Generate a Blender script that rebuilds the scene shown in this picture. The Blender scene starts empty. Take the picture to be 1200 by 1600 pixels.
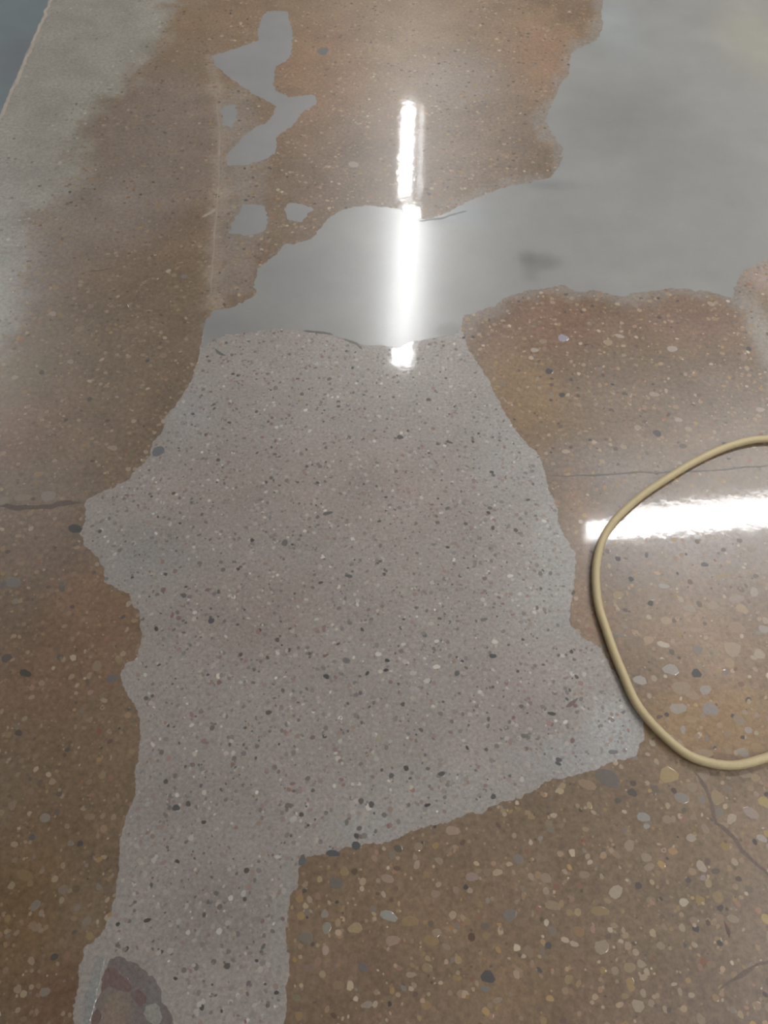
import bpy, bmesh, math, random
import numpy as np
from mathutils import Vector, noise
from mathutils.geometry import delaunay_2d_cdt

# ------------------------------------------------------------------ camera, world, exposure
sc = bpy.context.scene
col = sc.collection
CAM_H, PITCH, FOC = 1.40, math.radians(58.0), 1209.0      # eye height (m), angle below the horizon, focal length for a 1600 tall frame
cam = bpy.data.cameras.new('camera')
cam.sensor_fit = 'VERTICAL'
cam.angle = 2 * math.atan(800 / FOC)
cam_o = bpy.data.objects.new('camera', cam)
cam_o.location = (0, 0, CAM_H)
cam_o.rotation_euler = (math.pi / 2 - PITCH, 0, 0)
cam.clip_start = 0.02
col.objects.link(cam_o)
sc.camera = cam_o

world = bpy.data.worlds.new('world')
sc.world = world
world.use_nodes = True
world.node_tree.nodes['Background'].inputs[0].default_value = (0.8, 0.88, 1.0, 1)
world.node_tree.nodes['Background'].inputs[1].default_value = 0.05

sc.view_settings.view_transform = 'Standard'
sc.view_settings.look = 'None'
sc.view_settings.gamma = 1.0
sc.view_settings.use_curve_mapping = False
sc.view_settings.exposure = 1.06
sc.cycles.max_bounces = 6
sc.cycles.diffuse_bounces = 3
sc.cycles.glossy_bounces = 3
sc.cycles.filter_width = 2.2

CEIL = 2.95
TUBE_WATT = 34.0         # radiance of the lit lamp covers
ROOM = (-4.5, 5.5, -4.0, 11.5)

# ------------------------------------------------------------------ helpers
S, C = math.sin(PITCH), math.cos(PITCH)
rnd = random.Random(7)
rng = np.random.default_rng(11)


def fp(px, py, z=0.0):
    """where the sight line of a photograph point meets the plane at height z"""
    u, v = (px - 600) / FOC, (py - 800) / FOC
    t = (CAM_H - z) / (S + v * C)
    return np.array([u * t, (C - v * S) * t])


def lin(c):
    c = np.asarray(c, float) / 255.0
    return np.where(c <= 0.04045, c / 12.92, ((c + 0.055) / 1.055) ** 2.4)


_lat = rng.random((256, 256))


def vnoise(P, scale, seed=0):
    q = np.asarray(P) * scale + seed * 17.31
    i = np.floor(q).astype(int)
    f = q - i
    f = f * f * (3 - 2 * f)
    a = _lat[i[:, 0] % 256, i[:, 1] % 256]
    b = _lat[(i[:, 0] + 1) % 256, i[:, 1] % 256]
    c = _lat[i[:, 0] % 256, (i[:, 1] + 1) % 256]
    d = _lat[(i[:, 0] + 1) % 256, (i[:, 1] + 1) % 256]
    return (a * (1 - f[:, 0]) + b * f[:, 0]) * (1 - f[:, 1]) + (c * (1 - f[:, 0]) + d * f[:, 0]) * f[:, 1]


def fbm(P, scale, seed=0, octs=4):
    t, a, n = 0, 0.5, 0
    for k in range(octs):
        t = t + a * vnoise(P, scale * 2 ** k, seed + k)
        n += a
        a *= 0.5
    return t / n - 0.5            # about -0.5 .. 0.5


def inside(P, poly):
    P = np.asarray(P)
    res = np.zeros(len(P), bool)
    x, y = P[:, 0], P[:, 1]
    n = len(poly)
    for i in range(n):
        x1, y1 = poly[i]
        x2, y2 = poly[(i + 1) % n]
        if y1 == y2:
            continue
        m = ((y1 > y) != (y2 > y)) & (x < (x2 - x1) * (y - y1) / (y2 - y1) + x1)
        res ^= m
    return res


def edge_dist(P, poly, closed=True):
    d = np.full(len(P), 1e9)
    n = len(poly)
    for i in range(n if closed else n - 1):
        a, b = np.array(poly[i]), np.array(poly[(i + 1) % n])
        ab = b - a
        t = np.clip(((P - a) @ ab) / max(ab @ ab, 1e-12), 0, 1)
        d = np.minimum(d, np.hypot(*(P - a - t[:, None] * ab).T))
    return d


def smooth(x, a, b):
    t = np.clip((x - a) / (b - a), 0, 1)
    return t * t * (3 - 2 * t)


def muted(c, k=0.77):
    c = np.asarray(c, float)
    g = c @ np.array([.3, .59, .11])
    return g + (c - g) * k


def blob_tint(P, base, blobs, seed=1):
    """colour of the concrete: base colour, stains and a painted reflection, with soft, uneven outlines"""
    out = np.tile(lin(base), (len(P), 1))
    wx = fbm(P, 7, seed, 4) * 1.1
    for (px, py, rx, ry, c, s) in blobs:
        o = fp(px, py)
        ax = abs(fp(px + rx, py)[0] - o[0])
        ay = abs(fp(px, py - ry)[1] - fp(px, py + ry)[1]) / 2
        d2 = ((P[:, 0] - o[0]) / ax) ** 2 + ((P[:, 1] - o[1]) / ay) ** 2
        w = s * np.exp(-np.clip(d2 * (1 + wx), 0, 50) ** 1.5)
        out = out * (1 - w[:, None]) + lin(c) * w[:, None]
    return out


def link(name, me, mat, parent=None):
    o = bpy.data.objects.new(name, me)
    if mat is not None and len(me.materials) == 0:
        me.materials.append(mat)
    col.objects.link(o)
    if parent is not None:
        o.parent = parent
    return o


def tag(o, label=None, cat=None, group=None, kind=None):
    for k, v in (('label', label), ('category', cat), ('group', group), ('kind', kind)):
        if v:
            o[k] = v
    return o


def set_col(me, cols):
    a = me.color_attributes.new('tint', 'FLOAT_COLOR', 'POINT')
    c = np.ones((len(me.vertices), 4), np.float32)
    c[:, :3] = cols
    a.data.foreach_set('color', c.ravel())


def ragged(poly, step=0.007, amp=0.006, freq=38, seed=0):
    """outline with the broken edge of hand-ground concrete"""
    pts = []
    n = len(poly)
    for i in range(n):
        a, b = np.array(poly[i]), np.array(poly[(i + 1) % n])
        m = max(1, int(np.hypot(*(b - a)) / step))
        for k in range(m):
            pts.append(a + (b - a) * k / m)
    P = np.array(pts)
    for _ in range(1):
        P = (np.roll(P, 1, 0) + 2 * P + np.roll(P, -1, 0)) / 4
    tng = np.roll(P, -1, 0) - np.roll(P, 1, 0)
    nrm = np.stack([tng[:, 1], -tng[:, 0]], 1) / (np.hypot(*tng.T)[:, None] + 1e-9)
    return P + nrm * (fbm(P + 20, freq, seed, 3) * 2 * amp + fbm(P + 41, freq * 3.2, seed + 5, 2) * 1.1 * amp)[:, None]


# ------------------------------------------------------------------ materials
def nodes(m):
    m.use_nodes = True
    nt = m.node_tree
    return nt, nt.nodes['Principled BSDF']


def concrete(name, source, rough, coat, coat_rough, grain=0.16, grain_scale=260, mottle=0.12, bump=0.06, bump_scale=45, spec=0.5):
    """polished concrete; its colour is the piece's own 'tint' (or the object colour), with fine sand grain"""
    m = bpy.data.materials.new(name)
    nt, b = nodes(m)
    N, L = nt.nodes.new, nt.links.new
    tc = N('ShaderNodeNewGeometry')
    if source == 'object':
        s = N('ShaderNodeObjectInfo'); so = s.outputs['Color']
    elif source == 'tint':
        s = N('ShaderNodeVertexColor'); s.layer_name = 'tint'; so = s.outputs['Color']
    else:
        s = N('ShaderNodeRGB'); s.outputs[0].default_value = (*source, 1); so = s.outputs[0]
    n1 = N('ShaderNodeTexNoise'); n1.inputs['Scale'].default_value = grain_scale; n1.inputs['Detail'].default_value = 4
    n1.inputs['Roughness'].default_value = 0.8
    L(tc.outputs['Position'], n1.inputs['Vector'])
    r1 = N('ShaderNodeMapRange'); r1.inputs['From Min'].default_value = 0.3; r1.inputs['From Max'].default_value = 0.7
    r1.inputs['To Min'].default_value = 1 - grain; r1.inputs['To Max'].default_value = 1 + grain
    L(n1.outputs['Fac'], r1.inputs['Value'])
    n2 = N('ShaderNodeTexNoise'); n2.inputs['Scale'].default_value = 9; n2.inputs['Detail'].default_value = 6
    n2.inputs['Roughness'].default_value = 0.6
    L(tc.outputs['Position'], n2.inputs['Vector'])
    r2 = N('ShaderNodeMapRange'); r2.inputs['From Min'].default_value = 0.3; r2.inputs['From Max'].default_value = 0.7
    r2.inputs['To Min'].default_value = 1 - mottle; r2.inputs['To Max'].default_value = 1 + mottle
    L(n2.outputs['Fac'], r2.inputs['Value'])
    mu = N('ShaderNodeMath'); mu.operation = 'MULTIPLY'
    L(r1.outputs[0], mu.inputs[0]); L(r2.outputs[0], mu.inputs[1])
    vm = N('ShaderNodeVectorMath'); vm.operation = 'SCALE'
    L(so, vm.inputs[0]); L(mu.outputs[0], vm.inputs['Scale'])
    L(vm.outputs[0], b.inputs['Base Color'])
    b.inputs['Roughness'].default_value = rough
    b.inputs['Specular IOR Level'].default_value = spec
    b.inputs['Coat Weight'].default_value = coat
    b.inputs['Coat Roughness'].default_value = coat_rough
    b.inputs['Coat IOR'].default_value = 1.5
    if bump:
        n3 = N('ShaderNodeTexNoise'); n3.inputs['Scale'].default_value = bump_scale; n3.inputs['Detail'].default_value = 4
        L(tc.outputs['Position'], n3.inputs['Vector'])
        bp = N('ShaderNodeBump'); bp.inputs['Strength'].default_value = bump; bp.inputs['Distance'].default_value = 0.002
        L(n3.outputs['Fac'], bp.inputs['Height'])
        L(bp.outputs[0], b.inputs['Normal']); L(bp.outputs[0], b.inputs['Coat Normal'])
    return m


M_floor = concrete('polished_brown_concrete', 'tint', 0.36, 0.55, 0.055, grain=0.30, grain_scale=95, mottle=0.13)
M_patch = concrete('polished_grey_concrete', 'tint', 0.38, 0.60, 0.06, grain=0.30, grain_scale=150, mottle=0.07)
M_skim = concrete('trowelled_cement_skim', 'tint', 0.36, 0.55, 0.17, grain=0.035, grain_scale=160, mottle=0.05, bump=0.04, bump_scale=90)
M_stone = concrete('ground_stone', 'object', 0.42, 0.55, 0.05, grain=0.10, grain_scale=180, mottle=0.05)
M_chips = concrete('ground_stone_chips', 'tint', 0.42, 0.55, 0.05, grain=0.06, grain_scale=180, mottle=0.0, bump=0)
M_crack = concrete('dark_joint_filler', 'tint', 0.6, 0.2, 0.2, grain=0.2, grain_scale=200)


def plain(name, c, rough, bump=0.0, scale=30, vary=0.06):
    m = concrete(name, tuple(lin(c)), rough, 0, 0.1, grain=vary, grain_scale=scale, mottle=vary, bump=bump, bump_scale=scale)
    return m


M_ceil = plain('ceiling_paint', (176, 176, 172), 0.9)
M_wall = plain('wall_paint', (150, 148, 142), 0.85)
M_housing = plain('white_enamel', (215, 216, 214), 0.4)


def glow(name, strength, c=(1, 1, 1)):
    m = bpy.data.materials.new(name)
    nt, b = nodes(m)
    b.inputs['Base Color'].default_value = (0.8, 0.8, 0.8, 1)
    b.inputs['Roughness'].default_value = 0.5
    b.inputs['Emission Color'].default_value = (*c, 1)
    n = nt.nodes.new('ShaderNodeTexNoise'); n.inputs['Scale'].default_value = 3
    r = nt.nodes.new('ShaderNodeMapRange'); r.inputs['To Min'].default_value = strength * 0.95; r.inputs['To Max'].default_value = strength * 1.05
    nt.links.new(n.outputs['Fac'], r.inputs['Value'])
    nt.links.new(r.outputs[0], b.inputs['Emission Strength'])
    return m


# ------------------------------------------------------------------ room shell
def box_mesh(name, x0, x1, y0, y1, z0, z1, bevel=0.0):
    bm = bmesh.new()
    bmesh.ops.create_cube(bm, size=1)
    for v in bm.verts:
        v.co = Vector((x0 + (v.co.x + .5) * (x1 - x0), y0 + (v.co.y + .5) * (y1 - y0), z0 + (v.co.z + .5) * (z1 - z0)))
    if bevel:
        bmesh.ops.bevel(bm, geom=bm.edges[:], offset=bevel, segments=2, affect='EDGES', profile=0.5)
    me = bpy.data.meshes.new(name)
    bm.to_mesh(me); bm.free()
    return me


X0, X1, Y0, Y1 = ROOM
tag(link('ceiling', box_mesh('ceiling', X0, X1, Y0, Y1, CEIL, CEIL + .15), M_ceil), 'pale plain ceiling the lamps hang under', 'ceiling', kind='structure')
for nm, b in (('wall_left', (X0 - .15, X0, Y0, Y1)), ('wall_right', (X1, X1 + .15, Y0, Y1)),
              ('wall_front', (X0, X1, Y1, Y1 + .15)), ('wall_back', (X0, X1, Y0 - .15, Y0))):
    tag(link(nm, box_mesh(nm, *b, 0, CEIL), M_wall), 'plain painted wall on the %s side of the hall' % nm[5:], 'wall', kind='structure')

# outlines traced on the floor plane ---------------------------------------------------
PX = lambda L: [fp(*p) for p in L]
PATCH = PX([(318, 520), (375, 500), (430, 495), (478, 498), (540, 510), (600, 520), (660, 512), (705, 505), (721, 512),
            (729, 542), (746, 567), (762, 592), (775, 621), (790, 646), (800, 667), (817, 687), (842, 712), (854, 746), (857, 764), (869, 790), (872, 820),
            (884, 842), (898, 865), (899, 899), (894, 930), (889, 955), (891, 970), (897, 982), (910, 998), (940, 1012), (952, 1040), (970, 1062), (985, 1097),
            (1004, 1122), (1007, 1145), (1000, 1160), (992, 1182), (950, 1192), (932, 1200), (900, 1212), (875, 1215), (850, 1222), (830, 1238), (800, 1249),
            (780, 1252), (760, 1267), (720, 1275), (707, 1282), (677, 1290), (640, 1298), (613, 1310), (593, 1318), (570, 1317), (553, 1323), (530, 1328),
            (510, 1333), (477, 1340), (465, 1357), (463, 1387), (452, 1400), (448, 1447), (450, 1517), (447, 1600), (445, 1680),
            (112, 1680), (116, 1600), (117, 1571), (125, 1512), (131, 1483), (157, 1466), (172, 1437), (178, 1410), (187, 1358), (187, 1320), (192, 1302), (201, 1270),
            (208, 1250), (210, 1230), (215, 1190), (220, 1150), (215, 1110), (200, 1087), (192, 1070), (187, 1053), (197, 1040), (213, 1027), (222, 1010),
            (223, 993), (220, 977), (220, 953), (207, 947), (203, 930), (187, 920), (163, 910), (162, 890), (157, 877), (143, 863), (130, 850), (128, 833),
            (133, 807), (135, 780), (160, 770), (180, 760), (200, 750), (213, 733), (233, 717), (238, 693), (253, 677), (260, 650), (277, 630), (293, 607),
            (307, 573), (313, 545)])
SKIM = PX([(316, 543), (330, 533), (350, 523), (375, 520), (400, 517), (430, 513), (460, 515), (480, 518), (500, 517), (520, 523), (540, 530), (555, 537), (575, 540), (600, 540),
           (618, 545), (640, 534), (662, 530), (690, 527), (718, 520), (721, 505), (721, 496), (737, 490), (775, 477), (792, 462), (833, 452), (858, 448), (879, 446), (900, 456),
           (933, 454), (967, 462), (1008, 456), (1042, 450), (1075, 452), (1117, 458), (1145, 466), (1150, 445), (1160, 422), (1190, 408), (1260, 395), (1480, 390),
           (1480, -90), (960, -90), (943, 0), (940, 20), (943, 43), (933, 63), (910, 73), (892, 83), (888, 117), (877, 133), (863, 160), (852, 190), (866, 213), (880, 233),
           (877, 253), (863, 276), (827, 285), (800, 290), (775, 297), (745, 310), (720, 320), (700, 331), (680, 340), (663, 343), (640, 336), (620, 327), (610, 325), (583, 321), (553, 322),
           (530, 330), (510, 343), (500, 357), (487, 373), (467, 380), (443, 383), (433, 397), (410, 413), (400, 423), (397, 463), (367, 477), (333, 487), (320, 500), (317, 533)])
SMALL = [
    [(417, 17), (450, 18), (457, 50), (455, 83), (447, 97), (430, 103), (427, 133), (433, 143), (447, 147), (450, 153), (487, 147), (497, 157), (493, 163), (470, 177), (457, 197),
     (433, 213), (430, 240), (413, 250), (387, 257), (357, 260), (353, 243), (367, 230), (380, 213), (397, 200), (423, 187), (430, 167), (413, 153), (397, 147), (383, 137), (367, 127),
     (350, 113), (337, 103), (330, 87), (347, 83), (380, 72), (403, 63), (403, 47), (410, 30)],
    [(347, 167), (367, 163), (370, 183), (363, 200), (347, 197)],
    [(380, 318), (413, 321), (418, 345), (410, 363), (383, 368), (358, 364), (362, 347), (374, 330)],
    [(443, 327), (453, 317), (473, 318), (487, 327), (480, 340), (470, 348), (450, 343)],
]
SLAB = PX([(92, -30), (78, 0), (60, 42), (45, 75), (37, 92), (34, 102), (22, 130), (10, 158), (0, 180), (-40, 270), (-240, 620), (-900, 400), (-700, -30)])
PALE = PX([(300, -60), (273, 10), (250, 60), (233, 97), (200, 125), (187, 143), (143, 193), (127, 220), (121, 260), (108, 285), (73, 307), (50, 333), (35, 400), (20, 463), (10, 510),
           (-60, 640), (-500, 560), (-500, -60)])

BROWN_BLOBS = [
    (560, 60, 330, 120, (150, 122, 92), .6), (500, 110, 70, 80, (150, 108, 78), .55), (850, 90, 70, 70, (152, 116, 90), .7),
    (760, 200, 120, 90, (128, 112, 98), .5), (560, 260, 110, 70, (122, 100, 82), .5), (360, 330, 40, 140, (130, 116, 102), .7),
    (270, 60, 60, 70, (145, 118, 88), .5), (240, 220, 110, 140, (134, 120, 110), .8), (150, 330, 130, 70, (138, 124, 114), .75),
    (300, 420, 40, 120, (135, 108, 80), .5), (380, 420, 40, 50, (126, 96, 76), .7), (160, 560, 180, 150, (122, 106, 86), .6),
    (60, 430, 70, 60, (128, 114, 106), .6), (20, 690, 40, 60, (135, 98, 80), .6), (90, 660, 40, 60, (132, 104, 80), .5),
    (60, 760, 110, 40, (124, 110, 98), .5), (90, 850, 80, 50, (118, 100, 88), .6), (150, 960, 70, 90, (132, 98, 72), .8),
    (80, 1060, 110, 100, (128, 98, 74), .8), (120, 1250, 90, 140, (126, 100, 72), .6), (30, 1420, 90, 140, (118, 90, 56), .8), (90, 1560, 60, 60, (112, 80, 58), .7),
    (850, 500, 120, 60, (128, 94, 72), .9), (1080, 500, 110, 45, (128, 100, 84), .85), (730, 120, 70, 50, (140, 128, 118), .6), (820, 620, 60, 70, (142, 112, 76), .85), (960, 600, 70, 60, (130, 110, 92), .7),
    (1120, 620, 90, 60, (126, 108, 92), .7), (940, 730, 90, 40, (128, 114, 104), .8), (1190, 520, 22, 70, (148, 140, 130), .9), (1200, 430, 45, 30, (160, 138, 126), .9),
    (1040, 860, 190, 60, (134, 118, 106), .8), (905, 790, 22, 60, (138, 108, 84), .8), (925, 960, 36, 80, (140, 108, 80), .9), (1090, 1000, 120, 90, (146, 118, 92), .9),
    (1120, 1130, 130, 60, (150, 116, 76), .9), (900, 1320, 140, 60, (126, 102, 78), .5), (1120, 1300, 120, 70, (132, 106, 78), .5), (650, 1420, 200, 90, (130, 104, 78), .8),
    (560, 1560, 120, 60, (122, 96, 76), .5), (820, 1540, 120, 70, (130, 102, 72), .6), (1060, 1560, 140, 60, (124, 100, 82), .6),
]
PATCH_BLOBS = [
    (350, 560, 50, 30, (140, 134, 126), .8), (300, 640, 40, 60, (140, 137, 134), .8), (240, 860, 90, 60, (126, 123, 120), .8), (190, 820, 40, 50, (132, 126, 120), .6),
    (330, 780, 120, 80, (132, 122, 114), .6), (560, 760, 180, 80, (138, 124, 116), .6), (560, 900, 150, 90, (136, 129, 121), .6), (400, 960, 120, 80, (132, 118, 111), .7),
    (790, 700, 60, 90, (142, 139, 134), .8), (860, 860, 30, 100, (142, 140, 136), .8), (840, 930, 40, 50, (140, 137, 131), .7), (800, 1100, 90, 70, (132, 122, 116), .7),
    (960, 1140, 50, 50, (150, 151, 149), .8), (880, 1180, 90, 30, (142, 141, 139), .7), (700, 1240, 110, 40, (140, 136, 131), .7), (570, 1290, 60, 30, (142, 140, 136), .7),
    (300, 1250, 100, 60, (126, 119, 114), .6), (330, 1420, 120, 90, (124, 116, 110), .7), (440, 1450, 20, 120, (136, 131, 124), .7),
]
SKIM_BLOBS = [
    (980, 190, 110, 60, (127, 127, 125), .8), (1180, 60, 60, 60, (152, 149, 134), .55), (960, 40, 40, 40, (148, 154, 156), .5), (1080, 280, 100, 40, (134, 133, 130), .5),  # the yellowish blob at upper right is a warm reflection painted into the skim
    (850, 410, 26, 12, (110, 109, 107), .8), (825, 405, 12, 10, (104, 104, 102), .8), (830, 425, 12, 14, (118, 117, 114), .6), (680, 345, 30, 8, (116, 118, 119), .7), (730, 335, 40, 16, (138, 146, 150), .5),
    (900, 270, 30, 20, (140, 140, 138), .5), (700, 470, 40, 30, (136, 135, 132), .6), (1000, 435, 80, 14, (146, 144, 140), .5), (1080, 430, 60, 10, (132, 132, 130), .5), (350, 510, 40, 24, (128, 129, 129), .8),
    (470, 430, 90, 70, (138, 139, 139), .5), (700, 518, 22, 10, (110, 109, 106), .7), (860, 290, 40, 8, (118, 120, 120), .7), (1140, 310, 20, 16, (132, 131, 129), .5),
]

# ------------------------------------------------------------------ floor
BROWN = (124, 102, 80)
fx0, fx1, fy0, fy1, g = -1.75, 1.75, -0.35, 3.5, 0.0115
xs = np.concatenate([np.linspace(X0, fx0, 8)[:-1], np.arange(fx0, fx1, g), np.linspace(fx1, X1, 8)])
ys = np.concatenate([np.linspace(Y0, fy0, 8)[:-1], np.arange(fy0, fy1, g), np.linspace(fy1, Y1, 12)])
gx, gy = np.meshgrid(xs, ys)
P = np.stack([gx.ravel(), gy.ravel()], 1)
nx, ny = len(xs), len(ys)
ii = (np.arange(ny - 1)[:, None] * nx + np.arange(nx - 1)[None, :]).ravel()
faces = np.stack([ii, ii + 1, ii + 1 + nx, ii + nx], 1)
V = np.concatenate([P, np.zeros((len(P), 1))], 1)
# underside rim so that the slab has depth
me = bpy.data.meshes.new('floor')
me.from_pydata(V.tolist(), [], faces.tolist())
t = blob_tint(P, muted(BROWN), [(*b[:4], muted(b[4]), b[5]) for b in BROWN_BLOBS], 3)
t *= (1 + 0.22 * fbm(P, 5, 5, 5))[:, None]
sd = edge_dist(P, PALE) * np.where(inside(P, PALE), 1, -1)
w = smooth(sd + (fbm(P, 12, 9, 4) * 0.16 + fbm(P, 45, 19, 3) * 0.09), -0.08, 0.06)[:, None]
t = t * (1 - w) + lin((146, 142, 133)) * (1 + 0.10 * fbm(P, 8, 2, 4))[:, None] * w
# cement film left along the old joint beside the small skims, and beside the right-hand seam
film = PX([(332, 90), (346, 190), (344, 300), (332, 480)])
wf = (smooth(edge_dist(P, film, False) + fbm(P, 25, 4, 4) * 0.06, 0.03, 0.008) * 0.5)[:, None]
t = t * (1 - wf) + lin((158, 145, 130)) * wf
film2 = PX([(372, 150), (385, 300), (365, 440)])
wf = (smooth(edge_dist(P, film2, False) + fbm(P, 25, 6, 4) * 0.09, 0.075, 0.02) * 0.45)[:, None]
t = t * (1 - wf) + lin((146, 138, 130)) * wf
# grey slurry smeared over the rim of the large skim
wf = (smooth(edge_dist(P, SKIM) + fbm(P, 16, 8, 4) * 0.10, 0.05, 0.0) * 0.55)[:, None] * smooth(P[:, 1], 1.0, 1.2)[:, None] * smooth(P[:, 0], -0.1, 0.4)[:, None]
t = t * (1 - wf) + lin((138, 136, 132)) * wf
set_col(me, t)
floor = tag(link('floor', me, M_floor), 'polished brown concrete floor with pale repair patches and exposed stones', 'floor', kind='structure')


def sheet(name, outline, top, grid, blobs, base, mat, parent, seed=0, vary=0.1, label=None, bevel=0.0006):
    """a thin layer cast or trowelled on the floor, with a sloped broken edge"""
    n = len(outline)
    lo, hi = outline.min(0), outline.max(0)
    qx, qy = np.meshgrid(np.arange(lo[0], hi[0], grid), np.arange(lo[1], hi[1], grid))
    Q = np.stack([qx.ravel(), qy.ravel()], 1) + rng.uniform(-.25, .25, (qx.size, 2)) * grid
    Q = Q[inside(Q, outline)]
    if len(Q):
        Q = Q[edge_dist(Q, outline) > grid * 0.45]
    pts = [Vector(p) for p in np.concatenate([outline, Q])]
    r = delaunay_2d_cdt(pts, [], [list(range(n))], 1, 1e-6)
    vs, fs = r[0], r[2]
    xy = np.array([[v.x, v.y] for v in vs])
    V = [(v.x, v.y, top) for v in vs]
    F = []
    for f in fs:
        a, b, c = (xy[k] for k in f[:3])
        F.append(list(f) if (b[0] - a[0]) * (c[1] - a[1]) - (b[1] - a[1]) * (c[0] - a[0]) > 0 else list(f)[::-1])
    # skirt down to the floor
    cnt = {}
    for f in F:
        for i in range(len(f)):
            e = (f[i], f[(i + 1) % len(f)])
            cnt[e] = 1
    border = [e for e in cnt if (e[1], e[0]) not in cnt]
    nrm = np.zeros((len(V), 2))
    for a, b in border:
        d = xy[b] - xy[a]
        q = np.array([d[1], -d[0]]) / (np.hypot(*d) + 1e-9)
        nrm[a] += q; nrm[b] += q
    low = {}
    for e in border:
        for k in e:
            if k not in low:
                q = nrm[k] / (np.hypot(*nrm[k]) + 1e-9)
                low[k] = len(V)
                V.append((xy[k][0] + q[0] * bevel, xy[k][1] + q[1] * bevel, -0.00004))
    for a, b in border:
        F.append([b, a, low[a], low[b]])
    me = bpy.data.meshes.new(name)
    me.from_pydata(V, [], F)
    PP = np.array(V)[:, :2]
    c = blob_tint(PP, base, blobs, seed + 2)
    c *= (1 + vary * 2 * fbm(PP, 9, seed + 4, 5))[:, None]
    set_col(me, c)
    o = link(name, me, mat, parent)
    if label:
        o['label'] = label
    return o


Z_PATCH, Z_SKIM = 0.00012, 0.00026
patch_line = ragged(PATCH, 0.0032, 0.0048, 70, 1)
skim_line = ragged(SKIM, 0.0045, 0.0065, 55, 2)
patch = sheet('repair_patch', patch_line, Z_PATCH, 0.011, [(*b[:4], np.array(b[4]) + (13, 13, 14), b[5]) for b in PATCH_BLOBS], (149, 142, 136), M_patch, floor, 1, 0.07, 'grey terrazzo patch full of small dark and white chips')
skim = sheet('cement_skim', skim_line, Z_SKIM, 0.018, SKIM_BLOBS, (139, 139, 136), M_skim, floor, 2, 0.06, 'smooth grey cement skim without stones')
small_lines = []
for k, L in enumerate(SMALL):
    ol = ragged(PX(L), 0.005, 0.007, 55, 5 + k)
    small_lines.append(ol)
    sheet('cement_skim', ol, Z_SKIM, 0.02, [], (140, 140, 139), M_skim, floor, 10 + k, 0.05, 'small smooth grey cement skim')
slab_line = ragged(SLAB, 0.01, 0.004, 20, 12)
sheet('floor_slab', slab_line, 0.0003, 0.02, [(30, 90, 30, 40, (108, 110, 116), .6)], (112, 122, 126), M_skim, floor, 12, 0.06, 'blue-grey slab beyond the pale joint strip')


def ribbon(name, pts, width, top, c, mat, parent, seed=0, vary=0.5, label=None):
    """narrow strip of joint filler or a healed crack, with uneven width"""
    P = np.array(pts)
    Q = [P[0]]
    for a, b in zip(P[:-1], P[1:]):
        m = max(1, int(np.hypot(*(b - a)) / 0.008))
        for k in range(1, m + 1):
            Q.append(a + (b - a) * k / m)
    Q = np.array(Q)
    d = np.gradient(Q, axis=0)
    nr = np.stack([d[:, 1], -d[:, 0]], 1) / (np.hypot(*d.T)[:, None] + 1e-9)
    Q = Q + nr * (fbm(Q + 3, 30, seed, 3) * width * 2.0)[:, None]
    wd = width / 2 * (1 + vary * 2 * fbm(Q + 9, 45, seed + 1, 2))
    s = np.linspace(0, 1, len(Q))
    wd = wd * np.clip(np.minimum(s, 1 - s) * 12, 0.12, 1)
    n = len(Q)
    V, F = [], []
    for k in range(n):
        for off, z in ((-1.25, -.0003), (-1, top), (1, top), (1.25, -.0003)):
            p = Q[k] + nr[k] * wd[k] * off
            V.append((p[0], p[1], z))
    for k in range(n - 1):
        for j in range(3):
            a = k * 4 + j
            F.append((a, a + 1, a + 5, a + 4))
    me = bpy.data.meshes.new(name)
    me.from_pydata(V, [], F)
    bm = bmesh.new(); bm.from_mesh(me); bmesh.ops.recalc_face_normals(bm, faces=bm.faces[:])
    if sum(f.normal.z for f in bm.faces) < 0:
        bmesh.ops.reverse_faces(bm, faces=bm.faces[:])
    bm.to_mesh(me); bm.free()
    PP = np.array(V)[:, :2]
    set_col(me, np.tile(lin(c), (len(V), 1)) * (1 + .3 * fbm(PP, 40, seed, 3))[:, None])
    o = link(name, me, mat, parent)
    if label:
        o['label'] = label
    return o


ribbon('joint_strip', PX([(94, -30), (80, 0), (62, 42), (47, 75), (39, 92), (35, 104), (24, 130), (12, 158), (1, 182), (-60, 310)]), 0.009, 0.0008, (168, 158, 147), M_skim, floor, 1, .25, 'pale filler strip')
ribbon('joint', PX([(-60, 800), (0, 793), (40, 791), (80, 790), (128, 783)]), 0.010, 0.0001, (98, 87, 78), M_crack, floor, 2, .6, 'dark saw-cut joint')
ribbon('joint', PX([(858, 745), (920, 743), (990, 739), (1060, 737), (1110, 735), (1165, 730), (1280, 724)]), 0.0035, 0.0003, (104, 99, 94), M_crack, floor, 3, .6, 'dark saw-cut joint')
ribbon('crack', PX([(1085, 1205), (1103, 1228), (1113, 1255), (1121, 1285), (1138, 1302), (1160, 1330), (1186, 1352), (1215, 1385)]), 0.006, 0.0002, (104, 89, 80), M_crack, floor, 4, .7)
ribbon('crack', PX([(1120, 1550), (1150, 1528), (1180, 1512), (1230, 1490)]), 0.005, 0.0002, (106, 92, 82), M_crack, floor, 5, .7)
ribbon('crack', PX([(1130, 1440), (1136, 1456), (1139, 1466)]), 0.006, 0.0003, (92, 78, 72), M_crack, floor, 6, .5)
ribbon('crack', PX([(140, 424), (160, 421), (175, 418)]), 0.004, 0.0003, (96, 86, 78), M_crack, floor, 8, .5)
ribbon('crack', PX([(336, 150), (343, 200), (341, 300), (334, 380), (328, 470)]), 0.004, 0.0002, (146, 134, 121), M_crack, floor, 7, .6, 'pale healed crack')
ribbon('crack', PX([(316, 340), (328, 333), (338, 325)]), 0.008, 0.0004, (158, 147, 132), M_crack, floor, 14, .4, 'pale cement crumb')
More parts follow.
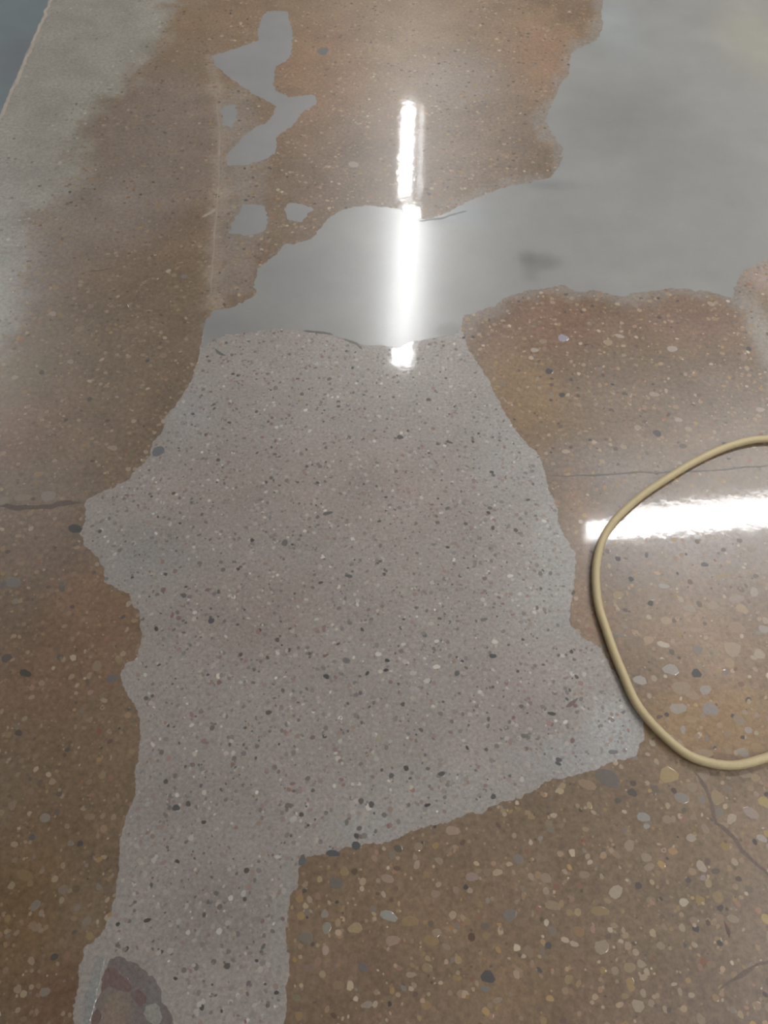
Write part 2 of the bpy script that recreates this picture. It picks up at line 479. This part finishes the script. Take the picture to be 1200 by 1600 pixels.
ribbon('crack', PX([(474, 517), (490, 518), (505, 520), (520, 524)]), 0.007, 0.0006, (104, 102, 98), M_crack, skim, 9, .5)
ribbon('crack', PX([(535, 531), (556, 537), (566, 546)]), 0.006, 0.0006, (116, 112, 107), M_crack, skim, 10, .5)
ribbon('crack', PX([(655, 345), (690, 341), (730, 330)]), 0.007, 0.0005, (128, 129, 128), M_crack, skim, 11, .7)
ribbon('crack', PX([(336, 545), (345, 551), (352, 557)]), 0.006, 0.0004, (96, 98, 96), M_crack, patch, 12, .5)
ribbon('crack', PX([(884, 1105), (895, 1098), (905, 1092)]), 0.005, 0.0006, (108, 92, 88), M_crack, patch, 13, .5)

# an older repair of purple and red mortar at the lower left of the grey patch
OLD = [(168, 1502), (182, 1494), (200, 1497), (216, 1506), (232, 1517), (245, 1532), (252, 1550), (258, 1568), (270, 1590), (290, 1640), (146, 1640), (150, 1600), (152, 1570), (158, 1548), (164, 1530), (166, 1512)]
old_line = ragged(PX(OLD), 0.004, 0.005, 70, 31)
old = sheet('old_repair', old_line, Z_PATCH + 0.0001, 0.009, [(178, 1590, 26, 50, (132, 118, 104), .9), (238, 1560, 14, 30, (116, 112, 112), .8)], (114, 106, 103), M_patch, patch, 31, 0.08, 'purple-grey old mortar with red blotches')
for k, (L, c) in enumerate([
        ([(166, 1512), (176, 1510), (188, 1522), (204, 1534), (206, 1546), (196, 1552), (184, 1546), (172, 1540), (162, 1548), (154, 1560), (158, 1540)], (112, 95, 91)),
        ([(204, 1548), (218, 1546), (232, 1556), (230, 1568), (218, 1576), (208, 1566), (202, 1556)], (110, 94, 91)),
        ([(146, 1582), (156, 1578), (158, 1592), (150, 1610), (142, 1640), (138, 1640), (142, 1604)], (110, 93, 88)),
        ([(226, 1572), (238, 1566), (250, 1572), (254, 1590), (246, 1602), (232, 1594), (224, 1584)], (140, 138, 132)),
        ([(150, 1500), (164, 1498), (160, 1520), (150, 1545), (146, 1570), (142, 1600), (136, 1640), (124, 1640), (130, 1590), (134, 1560), (142, 1530)], (138, 138, 134))]):
    sheet('mortar_blotch', ragged(PX(L), 0.004, 0.004, 80, 40 + k), Z_PATCH + 0.0002, 0.02, [], c, M_patch, patch, 40 + k, 0.06)

# ------------------------------------------------------------------ exposed stones
VARIANTS = []
for k in range(14):
    n = 9
    r0 = random.Random(100 + k)
    V, F = [], []
    ph, e1, e2 = r0.random() * 6.28, r0.uniform(.03, .16), r0.uniform(.02, .10)
    rad = [1 + e1 * math.cos(2 * (2 * math.pi * i / n) + ph) + e2 * math.cos(3 * (2 * math.pi * i / n) + 2 * ph) + r0.uniform(-.09, .09) for i in range(n)]
    for rr, z in ((1.0, 0.0), (.95, 1.0)):
        for i in range(n):
            a = 2 * math.pi * i / n
            V.append((rad[i] * rr * math.cos(a), rad[i] * rr * math.sin(a), z))
    for i in range(n):
        j = (i + 1) % n
        F.append((i, j, n + j, n + i))
    F.append(tuple(range(n, 2 * n)))
    me = bpy.data.meshes.new('stone')
    me.from_pydata(V, [], F)
    me.materials.append(M_stone)
    VARIANTS.append((me, np.array(V)))


def one_stone(x, y, rx, ry, c, parent, z0, rot=0.0):
    o = bpy.data.objects.new('stone', rnd.choice(VARIANTS)[0])
    col.objects.link(o)
    o.parent = parent
    o.location = (x, y, z0)
    o.rotation_euler = (0, 0, rot)
    o.scale = (rx, ry, rnd.uniform(0.00013, 0.00018))
    o.color = (*lin(muted(c, .8)), 1)
    return o


def px_stone(px, py, rx, ry, c, parent=None, z0=0.0):
    o = fp(px, py)
    ax = abs(fp(px + rx, py)[0] - o[0])
    ay = abs(fp(px, py - ry)[1] - fp(px, py + ry)[1]) / 2
    one_stone(o[0], o[1], ax, ay, c, parent or floor, z0, rnd.uniform(-.35, .35))
    return (o[0], o[1], max(ax, ay))


D = (64, 63, 64)
BIG = [
    (117, 826, 11, 7, (58, 62, 66)), (40, 1052, 10, 6, (62, 60, 57)), (29, 1145, 6, 5, (80, 70, 64)), (1088, 1052, 8, 7, (56, 60, 63)), (762, 1526, 12, 10, (68, 68, 72)),
    (505, 80, 9, 6, (98, 100, 100)), (858, 580, 6, 5, D), (1027, 677, 7, 5, D), (1067, 697, 6, 4, (90, 80, 74)), (85, 1495, 6, 6, (72, 68, 64)),
    (50, 1308, 5, 6, (88, 84, 79)), (125, 1318, 5, 5, (72, 68, 64)), (10, 1028, 8, 7, (84, 76, 70)), (97, 918, 5, 7, (98, 88, 80)), (175, 1060, 9, 8, (102, 98, 98)),
    (988, 1238, 7, 7, (80, 73, 67)), (965, 1251, 5, 5, (82, 80, 70)), (1010, 867, 3, 4, (80, 76, 74)), (1101, 882, 6, 4, (72, 70, 70)), (977, 953, 4, 3, (90, 78, 70)), (1030, 1120, 6, 3, (96, 76, 64)),
    (1158, 1069, 5, 5, (134, 92, 76)), (65, 582, 4, 4, (76, 70, 64)), (1170, 545, 4, 4, D), (878, 617, 5, 4, D), (98, 912, 4, 5, (110, 98, 88)), (20, 910, 12, 9, (118, 112, 110)), (5, 913, 5, 6, (98, 96, 98)),
    (75, 775, 12, 9, (140, 128, 120)), (35, 778, 14, 6, (138, 122, 104)), (5, 783, 8, 7, (138, 124, 108)), (176, 700, 8, 4, (152, 136, 112)), (110, 565, 5, 4, (150, 138, 124)),
    (70, 1278, 8, 8, (140, 128, 114)), (110, 1318, 5, 5, (128, 118, 108)), (135, 1440, 7, 8, (132, 118, 100)), (70, 1550, 8, 8, (134, 118, 104)), (98, 1390, 8, 8, (130, 110, 92)), (55, 1415, 7, 9, (126, 116, 102)), (38, 1368, 14, 9, (132, 106, 68)),
    (1005, 1277, 10, 8, (146, 146, 142)), (1010, 1291, 5, 5, (150, 150, 144)), (607, 1431, 14, 9, (146, 148, 138)), (1065, 1247, 11, 9, (134, 127, 121)), (1000, 1063, 11, 7, (165, 157, 148)), (1048, 1046, 12, 9, (162, 154, 145)), (1060, 1107, 13, 9, (158, 146, 132)),
    (1102, 1078, 9, 7, (158, 149, 138)), (525, 1380, 11, 10, (104, 98, 95)), (880, 528, 8, 6, (146, 148, 164)), (950, 1216, 20, 14, (102, 93, 88)), (1173, 1270, 12, 9, (154, 134, 121)), (1096, 1354, 7, 10, (172, 154, 132)),
    (1080, 1309, 8, 6, (166, 147, 130)), (510, 1450, 7, 10, (136, 130, 114)), (507, 1428, 6, 7, (141, 134, 120)), (555, 1450, 11, 9, (164, 137, 96)), (605, 1373, 10, 7, (154, 130, 108)), (707, 1298, 11, 8, (160, 134, 112)),
    (737, 1370, 10, 8, (152, 128, 118)), (777, 1363, 8, 6, (172, 147, 115)), (640, 1440, 13, 9, (146, 118, 74)), (673, 1470, 12, 9, (146, 117, 74)), (613, 1470, 11, 9, (156, 130, 106)), (707, 1430, 6, 7, (172, 147, 117)), (508, 1485, 6, 7, (166, 141, 123)),
    (478, 1465, 12, 9, (116, 108, 97)), (482, 1512, 9, 6, (132, 104, 90)), (528, 1540, 9, 7, (137, 111, 78)), (568, 1512, 8, 8, (104, 96, 95)), (667, 1513, 8, 8, (146, 121, 84)), (642, 1523, 8, 5, (162, 138, 115)), (573, 1570, 9, 6, (150, 133, 117)),
    (777, 1563, 8, 5, (142, 124, 103)), (758, 1545, 8, 5, (114, 112, 102)), (682, 1457, 7, 7, (151, 128, 99)), (463, 1560, 7, 6, (126, 113, 84)), (680, 1397, 7, 7, (151, 126, 102)), (758, 1447, 7, 6, (108, 92, 78)), (612, 1337, 6, 6, (126, 116, 98)), (622, 1326, 7, 6, (92, 84, 72)),
    (1044, 1211, 16, 12, (162, 136, 84)), (1098, 1213, 13, 8, (146, 124, 100)), (1120, 1246, 11, 11, (151, 126, 89)), (917, 1226, 14, 8, (150, 121, 92)), (1194, 1253, 9, 9, (168, 142, 78)), (1107, 1380, 5, 8, (161, 136, 93)), (1118, 1361, 7, 5, (100, 82, 72)),
    (937, 1424, 14, 8, (146, 120, 78)), (940, 1480, 12, 12, (154, 134, 107)), (904, 1456, 8, 9, (146, 110, 72)), (984, 1512, 9, 9, (147, 127, 92)), (1002, 1506, 7, 7, (157, 138, 113)), (1005, 1552, 5, 7, (157, 137, 113)), (1010, 1340, 8, 8, (152, 132, 107)), (1014, 1355, 9, 6, (150, 128, 104)),
    (913, 1367, 8, 7, (147, 124, 102)), (853, 1372, 8, 9, (147, 126, 104)), (853, 1392, 5, 7, (154, 134, 110)), (1145, 1436, 9, 7, (147, 132, 105)), (1197, 1436, 7, 9, (174, 147, 78)), (865, 1274, 6, 4, (184, 158, 131)), (897, 1475, 7, 5, (174, 153, 128)),
    (1080, 1555, 6, 4, (168, 147, 121)), (1053, 1538, 5, 3, (178, 157, 134)), (993, 1488, 6, 5, (168, 147, 124)), (863, 1415, 12, 8, (147, 124, 92)),
    (1159, 951, 8, 9, (172, 142, 105)), (1114, 947, 10, 6, (156, 134, 109)), (1077, 951, 9, 6, (156, 136, 117)), (1041, 970, 9, 7, (168, 142, 110)), (1013, 1000, 8, 7, (173, 142, 110)), (1144, 1014, 13, 13, (167, 142, 113)), (1186, 1022, 9, 8, (172, 152, 126)),
    (1193, 983, 8, 7, (157, 147, 138)), (1036, 1007, 10, 5, (190, 176, 156)), (1139, 1036, 9, 7, (167, 138, 106)), (1064, 1075, 15, 11, (156, 131, 102)), (1081, 1086, 11, 8, (158, 131, 99)), (1109, 1108, 13, 10, (142, 134, 128)), (1169, 1141, 6, 6, (162, 147, 136)),
    (1079, 1124, 10, 6, (162, 131, 85)), (1097, 1178, 17, 7, (162, 136, 102)), (1067, 1140, 4, 7, (158, 148, 139)), (1161, 1176, 9, 8, (157, 142, 128)), (1184, 1169, 11, 8, (162, 126, 78)), (1150, 981, 14, 9, (157, 128, 102)), (1090, 1015, 8, 8, (130, 117, 109)),
    (1178, 925, 6, 9, (162, 147, 128)), (1150, 936, 13, 6, (157, 136, 120)), (1037, 916, 9, 4, (162, 154, 150)), (1019, 932, 10, 6, (146, 126, 104)), (1165, 1210, 10, 7, (150, 128, 100)), (1180, 1215, 8, 6, (160, 134, 92)), (1130, 1290, 8, 6, (150, 126, 100)), (1190, 1310, 8, 6, (160, 150, 140)),
    (996, 668, 6, 4, (156, 140, 118)), (1060, 656, 6, 4, (162, 148, 130)), (1050, 545, 8, 5, (166, 150, 134)), (835, 547, 6, 4, (172, 158, 140)), (950, 535, 7, 5, (160, 136, 102)), (968, 525, 7, 3, (170, 154, 138)), (1022, 616, 8, 4, (160, 142, 124)), (1188, 640, 7, 4, (162, 148, 132)), (552, 257, 8, 5, (158, 146, 132)),
]
PATCH_BIG = [
    (512, 802, 8, 3, (96, 93, 91)), (445, 848, 5, 6, (104, 100, 97)), (510, 1057, 5, 4, (76, 74, 73)), (770, 1025, 6, 4, (76, 75, 75)), (545, 900, 6, 3, (92, 90, 88)), (682, 1042, 6, 4, (196, 188, 177)), (591, 1022, 5, 4, (190, 182, 172)), (667, 1064, 6, 4, (178, 172, 164)),
    (647, 1077, 9, 5, (158, 151, 144)), (645, 1052, 5, 4, (172, 165, 158)), (630, 1007, 4, 3, (184, 178, 168)), (773, 1003, 5, 4, (188, 182, 172)), (682, 1002, 4, 3, (188, 182, 172)), (562, 1015, 7, 4, (160, 142, 134)), (541, 1032, 6, 5, (110, 106, 103)), (714, 1052, 4, 5, (96, 93, 91)), (603, 1047, 4, 3, D), (605, 1032, 4, 3, D),
    (247, 705, 9, 9, (104, 106, 109)), (520, 1333, 11, 6, (82, 84, 87)), (556, 1321, 8, 6, (80, 83, 85)), (472, 1344, 6, 9, (96, 98, 98)), (458, 1280, 6, 5, (170, 163, 155)), (452, 1258, 7, 4, (112, 102, 97)), (668, 1258, 5, 3, D), (690, 1209, 6, 4, (86, 84, 83)), (580, 1257, 5, 5, (86, 84, 83)), (557, 1306, 4, 5, (78, 78, 78)),
    (434, 1339, 5, 3, (180, 174, 164)), (432, 1551, 4, 4, (78, 77, 76)), (385, 1360, 5, 4, (80, 77, 75)), (184, 1444, 4, 3, (72, 70, 68)), (230, 1438, 7, 3, (84, 72, 68)), (310, 1418, 5, 4, (150, 144, 136)), (240, 1344, 4, 5, (170, 164, 155)), (277, 1346, 4, 3, (74, 72, 71)), (275, 1262, 7, 5, (86, 85, 84)), (294, 1256, 4, 5, (88, 87, 86)),
    (330, 970, 5, 5, (84, 80, 84)), (287, 930, 5, 4, (96, 93, 90)), (625, 683, 5, 4, (84, 80, 76)), (702, 691, 6, 2, (82, 81, 80)), (797, 900, 5, 3, (192, 187, 178)), (756, 968, 6, 3, (110, 104, 98)), (862, 1115, 7, 3, (70, 68, 66)), (820, 1150, 6, 4, (108, 104, 101)), (958, 1175, 8, 4, (112, 111, 109)), (873, 1187, 5, 4, (88, 86, 86)), (872, 1193, 5, 3, (84, 82, 82)),
]

brown_l = muted([122, 102, 82.0])
placed = []
for s in BIG:
    placed.append(px_stone(*s[:4], np.array(s[4]) * .78 + brown_l * .22))
for s in PATCH_BIG:
    px_stone(*s, parent=patch, z0=Z_PATCH)

PAL_BROWN = [((150, 128, 102), 5), ((166, 146, 120), 4), ((178, 162, 140), 2.2), ((156, 130, 86), 2), ((146, 116, 98), 2), ((126, 118, 110), 1.6), ((98, 84, 72), 2), ((70, 66, 64), 1.0), ((136, 96, 78), 1)]
PAL_PATCH = [((166, 158, 150), 4), ((190, 184, 175), 2.0), ((112, 106, 102), 4), ((80, 77, 75), 2.6), ((140, 116, 108), 3), ((150, 140, 128), 3), ((120, 96, 92), 1.2)]
PAL_PALE = [((158, 152, 142), 4), ((172, 166, 156), 2), ((110, 104, 98), 2), ((130, 120, 110), 2)]


def draw(pal, n):
    c = np.array([p[0] for p in pal], float)
    w = np.array([p[1] for p in pal], float)
    return c[rng.choice(len(c), n, p=w / w.sum())] + rng.normal(0, 6, (n, 1)) + rng.normal(0, 1.5, (n, 3))


def in_view(P, m=40):
    dz = CAM_H
    # project on the photograph's frame
    yy = P[:, 1] * C + dz * S
    v = (dz * C - P[:, 1] * S) / yy
    px, py = 600 + P[:, 0] / yy * FOC, 800 + v * FOC
    return (px > -m) & (px < 1200 + m) & (py > -m) & (py < 1600 + m), px, py


covers = [patch_line, skim_line, slab_line] + small_lines


def scatter(n, rmin, rmax, power, where):
    P = rng.uniform((-1.7, -0.25), (1.7, 3.35), (n, 2))
    ok, px, py = in_view(P)
    P, px, py = P[ok], px[ok], py[ok]
    ok = where(P, px, py)
    P = P[ok]
    r = rmin + (rmax - rmin) * rng.random(len(P)) ** power
    return P, r, px[ok], py[ok]


def bare(P, px, py):
    m = np.ones(len(P), bool)
    for c in covers:
        m &= ~inside(P, c)
    return m


def clear_of(P, r, others, gap=0.8):
    """drop stones that would lie over larger ones already set"""
    keep = np.ones(len(P), bool)
    if not others:
        return keep
    O = np.array(others)
    for o in O:
        keep &= np.hypot(P[:, 0] - o[0], P[:, 1] - o[1]) > (r + o[2]) * gap
    return keep


def chips(name, P, r, cols, z0, h, mat, parent, n=7, label=None):
    k = len(P)
    a = np.linspace(0, 2 * np.pi, n, endpoint=False)[None, :] + rng.uniform(0, 6.28, (k, 1))
    rad = r[:, None] * (1 + rng.uniform(-.22, .22, (k, n)))
    th = rng.uniform(0, np.pi, k)[:, None]
    el = rng.uniform(.6, 1.0, k)[:, None]
    lx, ly = np.cos(a) * rad, np.sin(a) * rad * el
    x, y = lx * np.cos(th) - ly * np.sin(th), lx * np.sin(th) + ly * np.cos(th)
    V = np.zeros((k, 2 * n, 3))
    V[:, :n, 0], V[:, :n, 1], V[:, :n, 2] = P[:, :1] + x, P[:, 1:] + y, z0
    V[:, n:, 0], V[:, n:, 1], V[:, n:, 2] = P[:, :1] + x * .93, P[:, 1:] + y * .93, z0 + h * rng.uniform(.5, 1.2, (k, 1))
    base = (np.arange(k) * 2 * n)[:, None]
    i = np.arange(n); j = (i + 1) % n
    side = np.stack([i, j, n + j, n + i], 1)[None] + base[:, :, None]
    top = (np.arange(n, 2 * n)[None] + base)
    F = side.reshape(-1, 4).tolist() + top.tolist()
    me = bpy.data.meshes.new(name)
    me.from_pydata(V.reshape(-1, 3).tolist(), [], F)
    set_col(me, np.repeat(lin(np.clip(cols, 20, 240)), 2 * n, 0))
    o = link(name, me, mat, parent)
    o['kind'] = 'stuff'
    if label:
        o['label'] = label
    return o


# a further run of single stones, to about three hundred, in the stony brown concrete
P, r, px, py = scatter(2600, 0.006, 0.013, 2.0, bare)
dens = 0.25 + 0.75 * smooth(px, 850, 960) * smooth(py, 880, 960) + 0.35 * smooth(py, 1250, 1400)
pal = ~inside(P, PALE)
keep = pal & (rng.random(len(P)) < dens) & (py > 420)
P, r = P[keep], r[keep]
cols = draw(PAL_BROWN[:6], len(P)) * .7 + brown_l * .3
count = len(BIG)
for k in range(len(P)):
    if count >= 300:
        break
    if all(math.hypot(P[k, 0] - o[0], P[k, 1] - o[1]) > (r[k] + o[2]) for o in placed):
        el = rnd.uniform(.7, 1)
        one_stone(P[k, 0], P[k, 1], r[k], r[k] * el, np.clip(cols[k], 30, 230), floor, 0.0, rnd.uniform(0, 3.14))
        placed.append((P[k, 0], P[k, 1], r[k]))
        count += 1

# the many small ones
P, r, px, py = scatter(46000, 0.0018, 0.0068, 2.2, bare)
inp = inside(P, PALE)
ed = edge_dist(P, PALE)
keep = (~inp) | (rng.random(len(P)) < np.where(ed < .10, .35, .10))
keep &= clear_of(P, r, placed)
P, r, px, py, inp = P[keep], r[keep], px[keep], py[keep], inp[keep]
cols = draw(PAL_BROWN, len(P))
mixf = rng.uniform(.45, 1.0, len(P))[:, None] * np.where(px < 330, .72, 1.0)[:, None]
cols = cols * mixf + brown_l * (1 - mixf)
pc = draw(PAL_PALE, len(P))
cols[inp] = pc[inp]
chips('aggregate', P, r, cols, 0.0, 0.00008, M_chips, floor)

P, r, px, py = scatter(110000, 0.0018, 0.0056, 1.9, lambda P, px, py: inside(P, patch_line) & ~inside(P, skim_line))
inner = edge_dist(P, patch_line)
keep = (rng.random(len(P)) < smooth(inner, 0.0, 0.03) * .8 + .2)
keep &= ~((px > 140) & (px < 262) & (py > 1490))
P, r = P[keep], r[keep]
cols = draw(PAL_PATCH, len(P))
mixf = (.2 + .9 * rng.random(len(P)) ** 1.25)[:, None]
cols = cols * mixf + np.array([149, 142, 136.]) * (1 - mixf)
chips('aggregate', P, r, cols, Z_PATCH, 0.00008, M_chips, patch)

# middling stones of the stony concrete at the right and along the bottom
P, r, px, py = scatter(9000, 0.003, 0.009, 1.6, bare)
keep = (smooth(px, 840, 960) * smooth(py, 860, 940) + .30 * smooth(py, 1250, 1380) + .10) > rng.random(len(P))
keep &= ~inside(P, PALE) & clear_of(P, r, placed, .95)
P, r = P[keep], r[keep]
cols = draw(PAL_BROWN[:7], len(P))
mixf = rng.uniform(.3, .85, len(P))[:, None]
chips('aggregate', P, r, cols * mixf + brown_l * (1 - mixf), 0.0, 0.00006, M_chips, floor, 8)

# ------------------------------------------------------------------ cable
CABLE_R = 0.0082
line = [(1420, 715), (1320, 694), (1250, 686), (1200, 686), (1169, 689), (1131, 700), (1094, 717), (1067, 732), (1037, 751), (1007, 771), (977, 796), (955, 820), (940, 846), (932, 880), (931, 910),
        (935, 947), (946, 981), (959, 1019), (976, 1060), (992, 1096), (1015, 1127), (1045, 1157), (1075, 1180), (1105, 1191), (1135, 1196), (1161, 1194), (1187, 1187), (1215, 1177), (1260, 1150), (1330, 1105), (1440, 1060)]
cp = [fp(*p, z=CABLE_R) for p in line]


def catmull(P, m=8):
    P = [2 * np.array(P[0]) - P[1]] + list(P) + [2 * np.array(P[-1]) - P[-2]]
    out = []
    for i in range(1, len(P) - 2):
        p0, p1, p2, p3 = (np.array(q) for q in P[i - 1:i + 3])
        for k in range(m):
            t = k / m
            out.append(.5 * (2 * p1 + (p2 - p0) * t + (2 * p0 - 5 * p1 + 4 * p2 - p3) * t * t + (3 * p1 - p0 - 3 * p2 + p3) * t ** 3))
    out.append(np.array(P[-2]))
    return np.array(out)


cc = catmull(cp)
for _ in range(6):
    cc[1:-1] = (cc[:-2] + 2 * cc[1:-1] + cc[2:]) / 4
d = np.gradient(cc, axis=0)
nr = np.stack([d[:, 1], -d[:, 0]], 1) / np.hypot(*d.T)[:, None]
seg = 14
V, F = [], []
for k in range(len(cc)):
    rr = CABLE_R * (1 + .02 * math.sin(k * 1.7))
    for j in range(seg):
        a = 2 * math.pi * j / seg
        V.append((cc[k][0] + nr[k][0] * rr * math.cos(a), cc[k][1] + nr[k][1] * rr * math.cos(a), Z_PATCH + .0003 + CABLE_R + rr * math.sin(a)))
for k in range(len(cc) - 1):
    for j in range(seg):
        a, b = k * seg + j, k * seg + (j + 1) % seg
        F.append((a, b, b + seg, a + seg))
F.append(tuple(range(seg)))
F.append(tuple(range((len(cc) - 1) * seg, len(cc) * seg)))
me = bpy.data.meshes.new('cable')
me.from_pydata(V, [], F)
bm = bmesh.new(); bm.from_mesh(me); bmesh.ops.recalc_face_normals(bm, faces=bm.faces[:]); bm.to_mesh(me); bm.free()
me.shade_smooth()
M_cable = plain('beige_rubber', (186, 170, 132), 0.55, bump=0.12, scale=260, vary=0.07)
tag(link('cable', me, M_cable), 'thick beige cable curving in an open loop over the polished floor', 'cable')


# ------------------------------------------------------------------ ceiling lamps (seen mirrored in the floor, then unseen ones added for brightness)
def up(px, py, z):
    """point at height z whose mirror image in the floor lies at a photograph point"""
    u, v = (px - 600) / FOC, (py - 800) / FOC
    t = (CAM_H + z) / (S + v * C)
    return np.array([u * t, (C - v * S) * t])


def lamp(name, a, b, width, z, lenses, label, group=None, col_=(1, 1, 1)):
    """batten from a to b: enamel tray, end caps, and long lit covers (offset, width, radiance)"""
    d = b - a
    ln = float(np.hypot(*d))
    root = bpy.data.objects.new(name, None)
    col.objects.link(root)
    root.location = ((a[0] + b[0]) / 2, (a[1] + b[1]) / 2, z)
    root.rotation_euler = (0, 0, math.atan2(d[1], d[0]))
    tag(root, label, 'ceiling light', group)
    link('tray', box_mesh('tray', -ln / 2 - .03, ln / 2 + .03, -width / 2, width / 2, .012, CEIL - z, .004), M_housing, root)
    for s in (-1, 1):
        link('end_cap', box_mesh('end_cap', s * (ln / 2 + .015) - .015, s * (ln / 2 + .015) + .015, -width / 2, width / 2, -.018, .012, .003), M_housing, root)
    for (off, w, rad, *trim) in lenses:
        n = 10
        trim = trim[0] if trim else 0
        V, F = [], []
        for x in (-ln / 2 + trim, ln / 2):
            for j in range(n + 1):
                t = math.pi * j / n
                V.append((x, off + w / 2 * math.cos(t), .012 - min(w / 2, .022) * math.sin(t)))
        for j in range(n):
            F.append((j, j + 1, n + 2 + j, n + 1 + j))
        F.append(tuple(range(n + 1))); F.append(tuple(range(n + 1, 2 * n + 2)))
        me = bpy.data.meshes.new('lamp_cover')
        me.from_pydata(V, [], F)
        bm = bmesh.new(); bm.from_mesh(me); bmesh.ops.recalc_face_normals(bm, faces=bm.faces[:]); bm.to_mesh(me); bm.free()
        link('lamp_cover', me, glow('lit_lamp_cover', rad, col_), root)
    return root


ZL = 2.85
lamp('ceiling_light', up(642, 309, ZL), up(647, 166, ZL), 0.22, ZL, [(0.055, 0.10, TUBE_WATT * .9), (-0.078, 0.026, TUBE_WATT * .2)], 'far batten lamp mirrored as a thin bright line with a dim second tube')
lamp('ceiling_light', up(627, 574, ZL), up(642, 326, ZL), 0.19, ZL, [(0.0, 0.14, TUBE_WATT * .82)], 'middle batten lamp mirrored broad and blurred in the smooth grey skim')
lamp('ceiling_light', up(914, 822, ZL), up(1560, 766, ZL), 0.27, ZL, [(-0.035, 0.12, TUBE_WATT, 0), (0.075, 0.09, TUBE_WATT * .45, .30)], 'near batten lamp mirrored white beneath the beige cable loop')

lamp('ceiling_light', np.array([2.5, -1.6]), np.array([2.5, 0.8]), 0.19, ZL, [(0.0, 0.15, TUBE_WATT * .7)], 'unseen batten lamp added over the right side of the hall to brighten the floor')  # added fill lamp out of view, lifts the right side
lamp('ceiling_light', np.array([-3.6, 3.0]), np.array([-3.6, 5.4]), 0.19, ZL, [(0.0, 0.15, TUBE_WATT)], 'unseen batten lamp added over the left side of the hall to brighten the floor')  # added fill lamp out of view, raises the overall floor brightness

lamp('ceiling_light', np.array([0.9, -2.9]), np.array([2.4, -2.9]), 0.19, ZL, [(0.0, 0.15, TUBE_WATT * 1.35)], 'unseen batten lamp added behind the camera to brighten the near floor')  # added fill lamp behind the camera, lifts the bottom of the frame
